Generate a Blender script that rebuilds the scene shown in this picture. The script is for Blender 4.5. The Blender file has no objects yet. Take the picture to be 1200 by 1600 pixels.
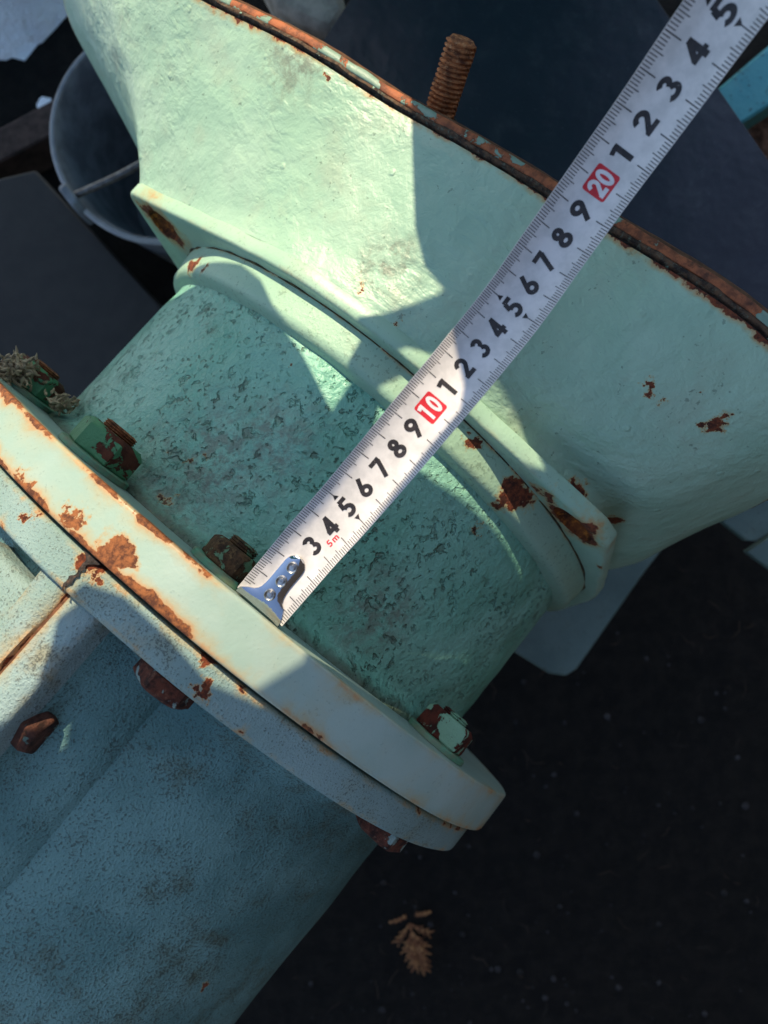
import bpy, bmesh, math, random
from mathutils import Vector, Matrix, noise
from mathutils.bvhtree import BVHTree

random.seed(7)
sc = bpy.context.scene
COL = sc.collection
R = math.radians
CM = 0.01

# ------------------------------------------------------------------ camera
FPX = 1150.0            # focal length in pixels of the 1200x1600 frame
CAM_D = 47.6            # camera height above the machine axis (cm)
GZ = 34.0               # machine axis above the ground (cm)
cam_data = bpy.data.cameras.new('camera')
cam = bpy.data.objects.new('camera', cam_data)
COL.objects.link(cam)
cam.location = (0, 0, (CAM_D + GZ) * CM)
cam_data.sensor_fit = 'VERTICAL'
cam_data.sensor_height = 36.0
cam_data.sensor_width = 27.0
cam_data.lens = 36.0 * FPX / 1600.0
cam_data.clip_start = 0.005
cam_data.clip_end = 200
cam_data.dof.use_dof = True
cam_data.dof.focus_distance = 0.305
cam_data.dof.aperture_fstop = 10.0
sc.camera = cam

# ------------------------------------------------------------------ sky, sun, exposure
SUN_EL = R(42)
SH = Vector((-0.18, 0.98, 0)).normalized()            # towards the sun, on the ground
S = Vector((SH.x * math.cos(SUN_EL), SH.y * math.cos(SUN_EL), math.sin(SUN_EL)))
world = bpy.data.worlds.new('World')
sc.world = world
world.use_nodes = True
wn, wl = world.node_tree.nodes, world.node_tree.links
wn.clear()
w_out = wn.new('ShaderNodeOutputWorld')
w_bg = wn.new('ShaderNodeBackground')
w_sky = wn.new('ShaderNodeTexSky')
w_sky.sky_type = 'NISHITA'
w_sky.sun_disc = False
w_sky.sun_elevation = SUN_EL
w_sky.sun_rotation = math.atan2(SH.x, SH.y)
w_sky.dust_density = 0.9
w_sky.ozone_density = 1.0
w_bg.inputs['Strength'].default_value = 0.15
wl.new(w_sky.outputs[0], w_bg.inputs[0])
wl.new(w_bg.outputs[0], w_out.inputs[0])
sun_data = bpy.data.lights.new('sun', 'SUN')
sun_data.energy = 3.6
sun_data.angle = R(0.3)
sun_data.color = (1.0, 0.85, 0.60)
sun = bpy.data.objects.new('sun', sun_data)
COL.objects.link(sun)
sun.location = S * 3
sun.rotation_euler = S.to_track_quat('Z', 'Y').to_euler()
sc.view_settings.view_transform = 'Standard'
sc.view_settings.look = 'None'
sc.view_settings.gamma = 1.0
sc.view_settings.use_curve_mapping = False
sc.view_settings.exposure = 0.92
sc.render.engine = 'CYCLES'
sc.cycles.max_bounces = 4
sc.cycles.use_denoising = True

# ------------------------------------------------------------------ coordinates
AX = R(50)                                             # heading of the machine axis
TAU = R(7.2)                                           # the axis dips away from the camera
a_h = Vector((math.cos(AX), math.sin(AX), 0))
p_h = Vector((math.sin(AX), -math.cos(AX), 0))
ex = a_h * math.cos(TAU) - Vector((0, 0, 1)) * math.sin(TAU)
ez = a_h * math.sin(TAU) + Vector((0, 0, 1)) * math.cos(TAU)
ey = ez.cross(ex)
P0 = -3.3
M_LOC = p_h * P0 + Vector((0, 0, GZ))
MM = Matrix((ex, ey, ez)).transposed().to_4x4()
MM.translation = M_LOC                                 # machine local (cm) -> world (cm)
MI = MM.inverted()


def at(u, v, d):
    """A point of the place (world, cm): d cm below the camera, seen at photo position u, v."""
    return Vector(((u - 600) * d / FPX, (800 - v) * d / FPX, CAM_D + GZ - d))


def ray(u, v):
    return Vector(((u - 600) / FPX, (800 - v) / FPX, -1)).normalized()


def cyl(s, r, th):
    """Machine local point: s along the axis, radius r, th degrees from the top towards the right side."""
    t = R(th)
    return Vector((s, -r * math.sin(t), r * math.cos(t)))


def smooth(a, b, x):
    t = max(0.0, min(1.0, (x - a) / (b - a)))
    return t * t * (3 - 2 * t)


def interp(tab, x):
    if x <= tab[0][0]:
        return tab[0][1]
    for (x0, y0), (x1, y1) in zip(tab, tab[1:]):
        if x <= x1:
            return y0 + (y1 - y0) * (x - x0) / (x1 - x0)
    return tab[-1][1]


def catmull(tab, x):
    """Smooth interpolation through (x, value) knots; values may be floats or Vectors."""
    n = len(tab)
    i = 0
    while i < n - 2 and x > tab[i + 1][0]:
        i += 1
    x0, y0 = tab[i]
    x1, y1 = tab[i + 1]
    xm, ym = tab[i - 1] if i > 0 else (2 * x0 - x1, y0 * 2 - y1)
    xp, yp = tab[i + 2] if i + 2 < n else (2 * x1 - x0, y1 * 2 - y0)
    h = x1 - x0
    m0 = (y1 - ym) * (h / (x1 - xm))
    m1 = (yp - y0) * (h / (xp - x0))
    t = (x - x0) / h
    t2, t3 = t * t, t * t * t
    return y0 * (2 * t3 - 3 * t2 + 1) + m0 * (t3 - 2 * t2 + t) + y1 * (-2 * t3 + 3 * t2) + m1 * (t3 - t2)


# ------------------------------------------------------------------ mesh helpers
class MB:
    def __init__(self):
        self.v, self.f, self.e, self.m = [], [], [], []

    def vert(self, p, edge=0.0):
        self.v.append(Vector(p))
        self.e.append(edge)
        return len(self.v) - 1

    def face(self, ids, m=0):
        self.f.append(tuple(ids))
        self.m.append(m)

    def grid(self, rows, closed=False, edges=None, m=0):
        base = len(self.v)
        nr, nc = len(rows), len(rows[0])
        for i, row in enumerate(rows):
            for j, p in enumerate(row):
                self.vert(p, edges[i] if edges else 0.0)
        for i in range(nr - 1):
            for j in range(nc if closed else nc - 1):
                k = (j + 1) % nc
                self.face((base + i * nc + j, base + i * nc + k, base + (i + 1) * nc + k, base + (i + 1) * nc + j), m)
        return base

    def box(self, c, h, rot=None, m=0):
        c = Vector(c)
        ids = []
        for sx in (-1, 1):
            for sy in (-1, 1):
                for sz in (-1, 1):
                    p = Vector((sx * h[0], sy * h[1], sz * h[2]))
                    if rot:
                        p = rot @ p
                    ids.append(self.vert(c + p))
        for q in ((0, 1, 3, 2), (4, 6, 7, 5), (0, 4, 5, 1), (2, 3, 7, 6), (0, 2, 6, 4), (1, 5, 7, 3)):
            self.face([ids[i] for i in q], m)

    def tube(self, pts, rad, n=8, cap=True, m=0):
        pts = [Vector(p) for p in pts]
        rows = []
        for i, p in enumerate(pts):
            t = (pts[min(i + 1, len(pts) - 1)] - pts[max(i - 1, 0)]).normalized()
            up = Vector((0, 0, 1)) if abs(t.z) < 0.9 else Vector((1, 0, 0))
            x = t.cross(up).normalized()
            y = t.cross(x)
            rr = rad[i] if isinstance(rad, (list, tuple)) else rad
            rows.append([p + (x * math.cos(2 * math.pi * k / n) + y * math.sin(2 * math.pi * k / n)) * rr for k in range(n)])
        b = self.grid(rows, closed=True, m=m)
        if cap:
            self.face([b + k for k in range(n)], m)
            self.face([b + (len(pts) - 1) * n + k for k in reversed(range(n))], m)

    def prism(self, poly, up, m=0):
        """A slab: 3D polygon and the vector to its other face."""
        n = len(poly)
        a = [self.vert(p) for p in poly]
        b = [self.vert(Vector(p) + Vector(up)) for p in poly]
        self.face(list(reversed(a)), m)
        self.face(b, m)
        for i in range(n):
            j = (i + 1) % n
            self.face((a[i], a[j], b[j], b[i]), m)

    def build(self, name, mats, parent=None, smooth_deg=40, bevel=0, fix=True):
        me = bpy.data.meshes.new(name)
        me.from_pydata([v * CM for v in self.v], [], self.f)
        if any(self.e):
            at_ = me.attributes.new('edge', 'FLOAT', 'POINT')
            at_.data.foreach_set('value', self.e)
        if not isinstance(mats, (list, tuple)):
            mats = [mats]
        for mt in mats:
            me.materials.append(mt)
        me.polygons.foreach_set('material_index', self.m)
        if fix:
            bm = bmesh.new()
            bm.from_mesh(me)
            bmesh.ops.recalc_face_normals(bm, faces=bm.faces)
            bm.to_mesh(me)
            bm.free()
        if smooth_deg:
            me.shade_smooth()
            me.set_sharp_from_angle(angle=R(smooth_deg))
        me.update()
        o = bpy.data.objects.new(name, me)
        COL.objects.link(o)
        if parent:
            o.parent = parent
        if bevel:
            b = o.modifiers.new('bevel', 'BEVEL')
            b.width = bevel * CM
            b.segments = 2
            b.limit_method = 'ANGLE'
            b.angle_limit = R(40)
        return o


def lathe(profile, n=180, th0=-180.0, th1=180.0, wob=0.0, seed=0, wsc=0.25):
    """profile: (s, r, edge) triples; a surface of revolution round the machine axis."""
    mb = MB()
    closed = abs(th1 - th0) >= 359.9
    m = n if closed else n + 1
    rows, ed = [], []
    for (s, r, e) in profile:
        row = []
        for j in range(m):
            th = th0 + (th1 - th0) * j / n
            p = cyl(s, r, th)
            if wob and r > 0:
                w = wob * noise.noise(p * wsc + Vector((seed, seed * 3.1, 0)))
                p = cyl(s, r + w, th)
            row.append(p)
        rows.append(row)
        ed.append(e)
    mb.grid(rows, closed=closed, edges=ed)
    return mb


def tag(o, label=None, cat=None, group=None, kind=None):
    if label:
        o['label'] = label
    if cat:
        o['category'] = cat
    if group:
        o['group'] = group
    if kind:
        o['kind'] = kind
    return o


def empty(name, loc=(0, 0, 0)):
    o = bpy.data.objects.new(name, None)
    o.empty_display_size = 0.05
    o.location = Vector(loc) * CM
    COL.objects.link(o)
    return o


# ------------------------------------------------------------------ materials
def srgb(r, g, b):
    f = lambda c: c / 12.92 if c <= 0.04045 else ((c + 0.055) / 1.055) ** 2.4
    return (f(r / 255), f(g / 255), f(b / 255), 1)


class Mat:
    def __init__(self, name):
        self.mat = bpy.data.materials.new(name)
        self.mat.use_nodes = True
        self.n = self.mat.node_tree.nodes
        self.l = self.mat.node_tree.links
        self.b = self.n['Principled BSDF']
        tc = self.n.new('ShaderNodeTexCoord')
        sc_ = self.n.new('ShaderNodeVectorMath')
        sc_.operation = 'SCALE'
        sc_.inputs['Scale'].default_value = 100.0      # object space, in cm
        self.l.new(tc.outputs['Object'], sc_.inputs[0])
        self.co = sc_.outputs[0]

    def link(self, x, sock):
        if isinstance(x, (int, float)):
            sock.default_value = x
        elif isinstance(x, (tuple, list)):
            sock.default_value = x
        else:
            self.l.new(x, sock)

    def noise(self, scale, detail=4, rough=0.55, dist=0.0, off=0.0, stretch=None):
        t = self.n.new('ShaderNodeTexNoise')
        t.inputs['Scale'].default_value = scale
        t.inputs['Detail'].default_value = detail
        t.inputs['Roughness'].default_value = rough
        t.inputs['Distortion'].default_value = dist
        co = self.co
        if off or stretch:
            mp = self.n.new('ShaderNodeMapping')
            mp.inputs['Location'].default_value = (off, off * 1.7, -off)
            if stretch:
                mp.inputs['Scale'].default_value = stretch
            self.l.new(co, mp.inputs[0])
            co = mp.outputs[0]
        self.l.new(co, t.inputs['Vector'])
        return t.outputs['Fac']

    def voro(self, scale, feature='F1', rnd=1.0, warp=0.0):
        t = self.n.new('ShaderNodeTexVoronoi')
        t.feature = feature
        t.inputs['Scale'].default_value = scale
        t.inputs['Randomness'].default_value = rnd
        co = self.co
        if warp:
            nz = self.n.new('ShaderNodeTexNoise')
            nz.inputs['Scale'].default_value = scale * 1.2
            self.l.new(co, nz.inputs['Vector'])
            mx = self.n.new('ShaderNodeVectorMath')
            mx.operation = 'MULTIPLY_ADD'
            self.l.new(nz.outputs['Color'], mx.inputs[0])
            mx.inputs[1].default_value = (warp,) * 3
            self.l.new(co, mx.inputs[2])
            co = mx.outputs[0]
        self.l.new(co, t.inputs['Vector'])
        return t.outputs['Distance']

    def math(self, op, a, b=0.0, clamp=False):
        t = self.n.new('ShaderNodeMath')
        t.operation = op
        t.use_clamp = clamp
        self.link(a, t.inputs[0])
        self.link(b, t.inputs[1])
        return t.outputs[0]

    def step(self, x, lo, hi):
        t = self.n.new('ShaderNodeMapRange')
        t.interpolation_type = 'SMOOTHSTEP'
        self.link(x, t.inputs['Value'])
        t.inputs['From Min'].default_value = lo
        t.inputs['From Max'].default_value = hi
        return t.outputs['Result']

    def mix(self, f, a, b):
        t = self.n.new('ShaderNodeMix')
        t.data_type = 'RGBA'
        self.link(f, t.inputs[0])
        self.link(a, t.inputs[6])
        self.link(b, t.inputs[7])
        return t.outputs[2]

    def attr(self, name):
        t = self.n.new('ShaderNodeAttribute')
        t.attribute_name = name
        return t.outputs['Fac']

    def spots(self, lst):
        """1 at the centre of each (x, y, z, radius) spot, falling to 0 at its radius."""
        out = None
        nz = self.n.new('ShaderNodeTexNoise')
        nz.inputs['Scale'].default_value = 0.9
        nz.inputs['Detail'].default_value = 5
        nz.inputs['Roughness'].default_value = 0.65
        self.l.new(self.co, nz.inputs['Vector'])
        mx = self.n.new('ShaderNodeVectorMath')
        mx.operation = 'MULTIPLY_ADD'
        self.l.new(nz.outputs['Color'], mx.inputs[0])
        mx.inputs[1].default_value = (3.0,) * 3
        self.l.new(self.co, mx.inputs[2])
        for (x, y, z, r) in lst:
            x, y, z = x + 1.5, y + 1.5, z + 1.5
            d = self.n.new('ShaderNodeVectorMath')
            d.operation = 'DISTANCE'
            self.l.new(mx.outputs[0], d.inputs[0])
            d.inputs[1].default_value = (x, y, z)
            v = self.math('MULTIPLY_ADD', d.outputs['Value'], -1.0 / r)
            v.node.inputs[2].default_value = 1.0
            out = v if out is None else self.math('MAXIMUM', out, v)
        return self.math('MAXIMUM', out, 0.0) if out is not None else None

    def bump(self, h, dist_cm, prev=None, strength=1.0):
        t = self.n.new('ShaderNodeBump')
        t.inputs['Strength'].default_value = strength
        t.inputs['Distance'].default_value = dist_cm * CM
        self.link(h, t.inputs['Height'])
        if prev is not None:
            self.l.new(prev, t.inputs['Normal'])
        return t.outputs['Normal']

    def done(self, color, rough=0.5, metal=0.0, normal=None, spec=None):
        self.link(color, self.b.inputs['Base Color'])
        self.link(rough, self.b.inputs['Roughness'])
        self.link(metal, self.b.inputs['Metallic'])
        if normal is not None:
            self.l.new(normal, self.b.inputs['Normal'])
        if spec is not None:
            self.b.inputs['Specular IOR Level'].default_value = spec
        return self.mat


RUST_DARK = srgb(62, 30, 20)
RUST_MID = srgb(124, 62, 34)
RUST_ORANGE = srgb(186, 112, 46)
STAIN = srgb(172, 140, 78)


def paint(name, c1, c2, c_dirt, spots=(), edge=0.0, chip_lv=0.86, halo_w=0.22, kn=0.55, nscale=0.9,
          speck=0.0, speck_scale=5.0, speck_lv=0.60, pit=0.0, pit_scale=2.2, grain=0.03, wave=0.05, wave_scale=0.5,
          dirt=0.35, dirt_scale=0.35, rough=0.42, rust_a=RUST_DARK, rust_b=RUST_MID, stretch=None, scratch=0.0, peel=0.0, low=0.0, grime=(), crack=0.0, edge_dirt=0.0, grime_c=(0.16, 0.17, 0.13, 1), speck_c=srgb(34, 40, 36), relief=0.0):
    m = Mat(name)
    big = m.noise(0.22, 3, off=3)
    col = m.mix(m.step(big, 0.35, 0.65), c1, c2)
    dn = m.noise(dirt_scale, 6, 0.65, off=11)
    fine = m.noise(speck_scale, 3, 0.6, off=5)
    # grime film in broad uneven patches
    col = m.mix(m.math('MULTIPLY', m.step(dn, 0.5, 0.75), dirt), col, c_dirt)
    # fine dark specks, denser where the grime sits
    if speck:
        thr = m.math('ADD', fine, m.math('MULTIPLY', m.math('SUBTRACT', dn, 0.5), 0.45))
        col = m.mix(m.math('MULTIPLY', m.step(thr, speck_lv, speck_lv + 0.07), speck), col, speck_c)
    if grime:
        gm = m.math('MULTIPLY', m.math('MULTIPLY', m.spots(grime), m.step(m.noise(1.6, 5, 0.7, off=81), 0.36, 0.66)), 1.5, clamp=True)
        col = m.mix(m.math('MULTIPLY', gm, 0.75), col, grime_c)
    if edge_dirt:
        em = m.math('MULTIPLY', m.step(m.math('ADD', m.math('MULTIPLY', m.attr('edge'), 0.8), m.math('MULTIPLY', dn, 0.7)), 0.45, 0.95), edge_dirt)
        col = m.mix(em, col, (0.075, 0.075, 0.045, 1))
    nrm = m.bump(m.noise(wave_scale, 4, 0.5, off=2, stretch=stretch), wave)
    if relief:
        nrm = m.bump(m.noise(1.15, 5, 0.62, 0.25, off=91), relief, nrm)
    if crack:
        cn = m.math('ABSOLUTE', m.math('SUBTRACT', m.noise(0.35, 4, 0.55, 0.3, off=101), 0.5))
        cg = m.step(m.noise(0.30, 2, off=111), 0.655, 0.70)
        cl_ = m.math('MULTIPLY', m.math('SUBTRACT', 1.0, m.step(cn, 0.002, 0.006)), cg)
        col = m.mix(m.math('MULTIPLY', cl_, crack), col, srgb(60, 62, 48))
        nrm = m.bump(m.math('SUBTRACT', 1.0, cl_), 0.03, nrm)
    nrm = m.bump(fine, grain, nrm)
    if pit:
        pv = m.noise(pit_scale * 0.8, 4, 0.6, 0.15, off=7)
        gate = m.step(m.noise(0.26, 3, 0.6, off=21), 0.34, 0.56)
        pm = m.math('MULTIPLY', m.step(pv, 0.585, 0.66), gate)
        pm2 = m.math('MULTIPLY', m.step(m.noise(pit_scale * 1.7, 3, 0.55, 0.1, off=8), 0.60, 0.68), gate)
        pall = m.math('MAXIMUM', pm, pm2)
        nrm = m.bump(m.math('SUBTRACT', 1.0, pall), pit, nrm)
        col = m.mix(m.math('MULTIPLY', pall, m.math('MULTIPLY', m.step(m.noise(0.7, 2, off=61), 0.40, 0.66), 0.7)), col, srgb(78, 80, 64))
    if scratch:
        sv = m.noise(1.5, 3, 0.6, 0.3, off=31, stretch=stretch or (0.9, 0.35, 0.9))
        gt = m.step(m.noise(0.18, 2, off=37), 0.42, 0.60)
        nrm = m.bump(m.math('MULTIPLY', sv, gt), scratch, nrm)
        bl = m.math('SUBTRACT', 1.0, m.step(m.voro(0.8), 0.06, 0.17))
        nrm = m.bump(m.math('MULTIPLY', bl, m.step(m.noise(0.33, 2, off=51), 0.5, 0.6)), 0.05, nrm)
    # rust: edges and spots plus noise
    base = m.math('MULTIPLY', m.noise(nscale, 5, 0.62, 0.35, off=17), kn)
    if low:
        base = m.math('ADD', base, m.math('MULTIPLY', m.math('SUBTRACT', m.noise(0.16, 2, off=23), 0.5), low))
    field = None
    if edge:
        field = m.math('MULTIPLY', m.attr('edge'), edge)
    sp = m.spots(spots)
    if sp is not None:
        field = sp if field is None else m.math('MAXIMUM', field, sp)
    if field is not None:
        tot = m.math('ADD', field, base)
        rfine = m.noise(3.2, 6, 0.75, off=41)
        rcol = m.mix(m.step(rfine, 0.38, 0.62), rust_a, rust_b)
        halo = m.step(tot, chip_lv - halo_w, chip_lv + 0.05)
        col = m.mix(m.math('MULTIPLY', halo, 0.62), col, STAIN)
        halo2 = m.step(tot, chip_lv - halo_w * 0.35, chip_lv + 0.04)
        col = m.mix(m.math('MULTIPLY', halo2, 0.5), col, RUST_ORANGE)
        if peel:
            ct = m.math('ABSOLUTE', m.math('SUBTRACT', tot, chip_lv - peel))
            line = m.math('SUBTRACT', 1.0, m.step(ct, 0.006, 0.022))
            line = m.math('MULTIPLY', line, m.step(m.noise(0.7, 2, off=71), 0.50, 0.62))
            col = m.mix(m.math('MULTIPLY', line, 0.85), col, srgb(140, 84, 34))
            nrm = m.bump(m.step(tot, chip_lv - peel - 0.01, chip_lv - peel + 0.01), -0.03, nrm)
        chip = m.step(m.math('ADD', tot, m.math('MULTIPLY', m.math('SUBTRACT', rfine, 0.5), 0.10)), chip_lv, chip_lv + 0.03)
        col = m.mix(chip, col, rcol)
        nrm = m.bump(m.math('SUBTRACT', 1.0, chip), 0.05, nrm)
        nrm = m.bump(m.math('MULTIPLY', chip, rfine), 0.05, nrm)
        rgh = m.math('ADD', m.math('MULTIPLY', chip, 0.4), rough, clamp=True)
    else:
        rgh = rough
    return m.done(col, rgh, 0.0, nrm, 0.4)


def rusty(name, c1=RUST_DARK, c2=RUST_MID, c3=None, scale=2.5, paintc=None, paint_lv=0.6, bump=0.06, rough=0.85):
    m = Mat(name)
    n1 = m.noise(scale, 7, 0.7)
    col = m.mix(m.step(n1, 0.35, 0.62), c1, c2)
    if c3:
        col = m.mix(m.math('MULTIPLY', m.step(m.noise(scale * 1.7, 5, 0.7, off=4), 0.52, 0.68), 0.8), col, c3)
    nrm = m.bump(n1, bump)
    if paintc:
        pm = m.step(m.noise(scale * 0.45, 6, 0.6, 0.5, off=9), paint_lv, paint_lv + 0.015)
        col = m.mix(pm, col, paintc)
        nrm = m.bump(pm, 0.04, nrm)
        rgh = m.math('SUBTRACT', rough, m.math('MULTIPLY', pm, 0.4))
    else:
        rgh = rough
    return m.done(col, rgh, 0.0, nrm, 0.3)


def plain(name, c, rough=0.6, metal=0.0, c2=None, scale=2.0, bump=0.0, spec=None):
    m = Mat(name)
    n1 = m.noise(scale, 5, 0.6)
    col = m.mix(m.step(n1, 0.35, 0.65), c, c2 or c)
    return m.done(col, rough, metal, m.bump(n1, bump) if bump else None, spec)


# ------------------------------------------------------------------ the machine
FL_B, FL_F, FL_R = -8.4, -10.75, 19.4       # upper flange: back face, front face, radius
CF_F, CF_R = -12.45, 18.9                   # casing flange
NECK_R = 15.0
COLLAR_S, COLLAR_R = 1.8, 15.75
PL_F, PL_B = 3.5, 4.35

pump = empty('pump', M_LOC)
pump.rotation_euler = MM.to_euler()
tag(pump, 'green painted rusty pump with bolted flange, pitted neck and flared casing', 'pump')


def ring_outline(th):
    """Radius of the lugged plate at th degrees: a ring with straight flanks rising to blunt corners."""
    r = 16.75
    for c, tip, blunt in ((-69, 20.5, 20.2), (38, 19.3, 18.95), (112, 19.5, 19.2), (180, 19.0, 18.8)):
        d = abs((th - c + 180) % 360 - 180)
        reach = math.degrees(math.acos(16.75 / tip))
        if d < reach:
            r = max(r, min(16.75 / math.cos(R(reach - d)), blunt))
    return r


RIM = [(-180, 19.0), (-150, 21.5), (-128, 26.0), (-106, 32.0), (-90, 34.2), (-72, 29.6), (-54.7, 23.5), (-40, 20.6), (-23.8, 18.7), (-1, 19.15),
       (11.8, 20.9), (25.8, 23.75), (36.8, 24.5), (49.8, 22.6), (62.6, 20.8), (85, 18.9), (126, 20.0), (165, 18.7), (180, 19.0)]
RIM_S = 11.85


def rim_r(th):
    th = (th + 180) % 360 - 180
    return catmull(RIM, th)


def body_base(th):
    k = 1 - smooth(2, 22, th) if th < 100 else 0.0
    if th < -110:
        k = 1 - smooth(-110, -150, th) if th > -150 else 0.0
        k = smooth(-150, -110, th)
    k = max(k, 0.45 * (1 - smooth(0, 40, abs(th - 38))))
    return 16.6 + (ring_outline(th) - 0.03 - 16.6) * k


def body_pt(th, v, drop=0.0):
    s = PL_B - 0.05 + (RIM_S - PL_B) * v
    r0, r1 = body_base(th), rim_r(th) - 0.15
    g = v ** 1.15
    r = r0 + (r1 - r0) * g
    wr = smooth(8, 30, th) * (1 - smooth(80, 110, th))
    r -= 1.0 * wr * math.exp(-((v - 0.15) / 0.12) ** 2)
    p = cyl(s, r - drop, th)
    w = 0.20 * noise.noise(p * 0.16) + 0.07 * noise.noise(p * 0.45 + Vector((9, 0, 0)))
    return cyl(s, r + w * smooth(0, 0.15, v) * (1 - smooth(0.93, 1, v)) - drop, th)


def body_mesh():
    mb = MB()
    n, k = 260, 44
    rows, ed = [], []
    for i in range(k + 1):
        v = i / k
        rows.append([body_pt(-180 + 360 * j / n, v) for j in range(n)])
        ed.append(max(smooth(0.93, 1, v), 0.35 * (1 - smooth(0, 0.06, v))))
    mb.grid(rows, closed=True, edges=ed)
    return mb


body_mb = body_mesh()
body_bvh = BVHTree.FromPolygons(body_mb.v, body_mb.f)
CAM_L = MI @ Vector((0, 0, CAM_D + GZ))


def on_body(u, v):
    d = (MI.to_3x3() @ ray(u, v)).normalized()
    h = body_bvh.ray_cast(CAM_L, d)[0]
    return h if h is not None else Vector((999, 0, 0))


def on_cyl(u, v, r):
    """Local point where the sight line through photo position u, v meets radius r."""
    d = (MI.to_3x3() @ ray(u, v)).normalized()
    o = CAM_L
    A = d.y ** 2 + d.z ** 2
    B = 2 * (o.y * d.y + o.z * d.z)
    C = o.y ** 2 + o.z ** 2 - r * r
    q = B * B - 4 * A * C
    t = (-B - math.sqrt(max(q, 0))) / (2 * A)
    return o + d * t


def on_plane(u, v, s):
    d = (MI.to_3x3() @ ray(u, v)).normalized()
    t = (s - CAM_L.x) / d.x
    return CAM_L + d * t


def sp(p, r):
    return (p.x, p.y, p.z, r)


GREEN1, GREEN2 = (0.30, 0.47, 0.345, 1), (0.355, 0.515, 0.385, 1)
TEAL1, TEAL2 = (0.165, 0.41, 0.30, 1), (0.23, 0.47, 0.36, 1)
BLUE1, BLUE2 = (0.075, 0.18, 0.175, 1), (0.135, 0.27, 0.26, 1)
PALE1, PALE2 = (0.28, 0.385, 0.33, 1), (0.335, 0.43, 0.38, 1)

m_body = paint('body_paint', GREEN1, GREEN2, (0.33, 0.37, 0.27, 1), edge=0.50, chip_lv=0.84, halo_w=0.25, kn=0.70, nscale=1.3, low=0.35,
               spots=[sp(on_body(1120, 662), 0.75), sp(on_body(1020, 603), 0.6), sp(on_body(965, 575), 0.35), sp(on_body(1095, 622), 0.35),
                      sp(on_body(905, 778), 1.2), sp(on_body(955, 815), 1.2), sp(on_body(515, 118), 0.5), sp(on_body(565, 440), 0.45),
                      sp(on_body(545, 470), 0.4), sp(on_body(620, 505), 0.5)],
               speck=0.40, speck_scale=3.6, speck_lv=0.665, grain=0.012, wave=0.14, wave_scale=0.4, dirt=0.5, dirt_scale=0.28, scratch=0.14, rough=0.38, relief=0.11,
               grime=[sp(on_body(345, 385), 3.2), sp(on_body(430, 435), 3.0), sp(on_body(530, 470), 2.6), sp(on_body(600, 420), 2.0), sp(on_body(470, 80), 3.0)])
m_neck = paint('neck_paint', TEAL1, TEAL2, (0.12, 0.22, 0.15, 1), edge=0.45, chip_lv=0.90, kn=0.7,
               spots=[sp(on_cyl(290, 715, 15), 0.5), sp(on_cyl(327, 713, 15), 0.5), sp(on_cyl(243, 712, 15), 0.4), sp(on_cyl(746, 826, 15), 0.5),
                      sp(on_cyl(262, 790, 15), 0.7), sp(on_cyl(455, 567, 15), 0.3)],
               grime=[sp(on_cyl(330, 720, 15), 4.5), sp(on_cyl(430, 690, 15), 3.2), sp(on_cyl(250, 800, 15), 3.5), sp(on_cyl(590, 960, 15), 3.0)],
               speck=0.4, speck_scale=4.0, speck_lv=0.62, speck_c=srgb(60, 66, 52), pit=0.16, pit_scale=1.9, relief=0.22, grain=0.05, wave=0.09, wave_scale=0.7, dirt=0.5, rough=0.36,
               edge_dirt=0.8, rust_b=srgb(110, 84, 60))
m_collar = paint('collar_paint', GREEN1, (0.33, 0.5, 0.36, 1), (0.3, 0.34, 0.2, 1), edge=0.5, chip_lv=0.86, kn=0.7, low=0.4,
                 spots=[sp(on_cyl(805, 775, 15.8), 1.7), sp(on_cyl(300, 412, 15.8), 1.2), sp(on_cyl(312, 420, 15.8), 0.6), sp(on_cyl(730, 690, 15.8), 0.7)],
                 speck=0.3, grain=0.03, rough=0.42)
m_plate = paint('plate_paint', GREEN1, GREEN2, (0.3, 0.36, 0.25, 1), edge=0.34, chip_lv=0.86,
                spots=[sp(cyl(PL_F, 17.85, -67), 3.6), sp(cyl(PL_F, 17.3, 37), 3.2), sp(cyl(PL_F, 16.8, 30), 1.3), sp(cyl(PL_F, 17.6, 50), 0.9)],
                speck=0.2, grain=0.02, rough=0.4, halo_w=0.35)
m_flange = paint('flange_paint', PALE1, PALE2, (0.36, 0.36, 0.24, 1), edge=0.50, chip_lv=0.84, halo_w=0.34, kn=0.85, nscale=0.6, low=0.40,
                 spots=[sp(on_cyl(172, 862, 19.4), 1.25), sp(on_cyl(118, 810, 19.4), 0.75), sp(on_cyl(205, 790, 19.4), 0.6), sp(on_cyl(300, 872, 19.4), 0.5), sp(on_cyl(30, 760, 19.4), 1.0)],
                 
                 speck=0.16, speck_scale=5, speck_lv=0.64, grain=0.012, wave=0.05, dirt=0.4, rough=0.42, rust_a=srgb(78, 42, 25), rust_b=srgb(146, 88, 48))
m_cflange = paint('casing_flange_paint', (0.19, 0.285, 0.265, 1), (0.235, 0.335, 0.32, 1), (0.22, 0.24, 0.16, 1), edge=0.42, chip_lv=0.84, halo_w=0.22, kn=0.85, low=0.35,
                  nscale=0.8, spots=[sp(on_cyl(340, 1020, 19), 0.9), sp(on_cyl(40, 800, 19), 0.6), sp(on_cyl(20, 700, 19), 0.7), sp(on_cyl(265, 960, 19), 0.5),
                                     sp(on_cyl(315, 1080, 19), 0.7), sp(on_cyl(150, 880, 19), 1.3)],
                  speck=0.55, speck_scale=11.0, speck_lv=0.58, grain=0.06, dirt=0.5, rough=0.6, relief=0.05)
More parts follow.
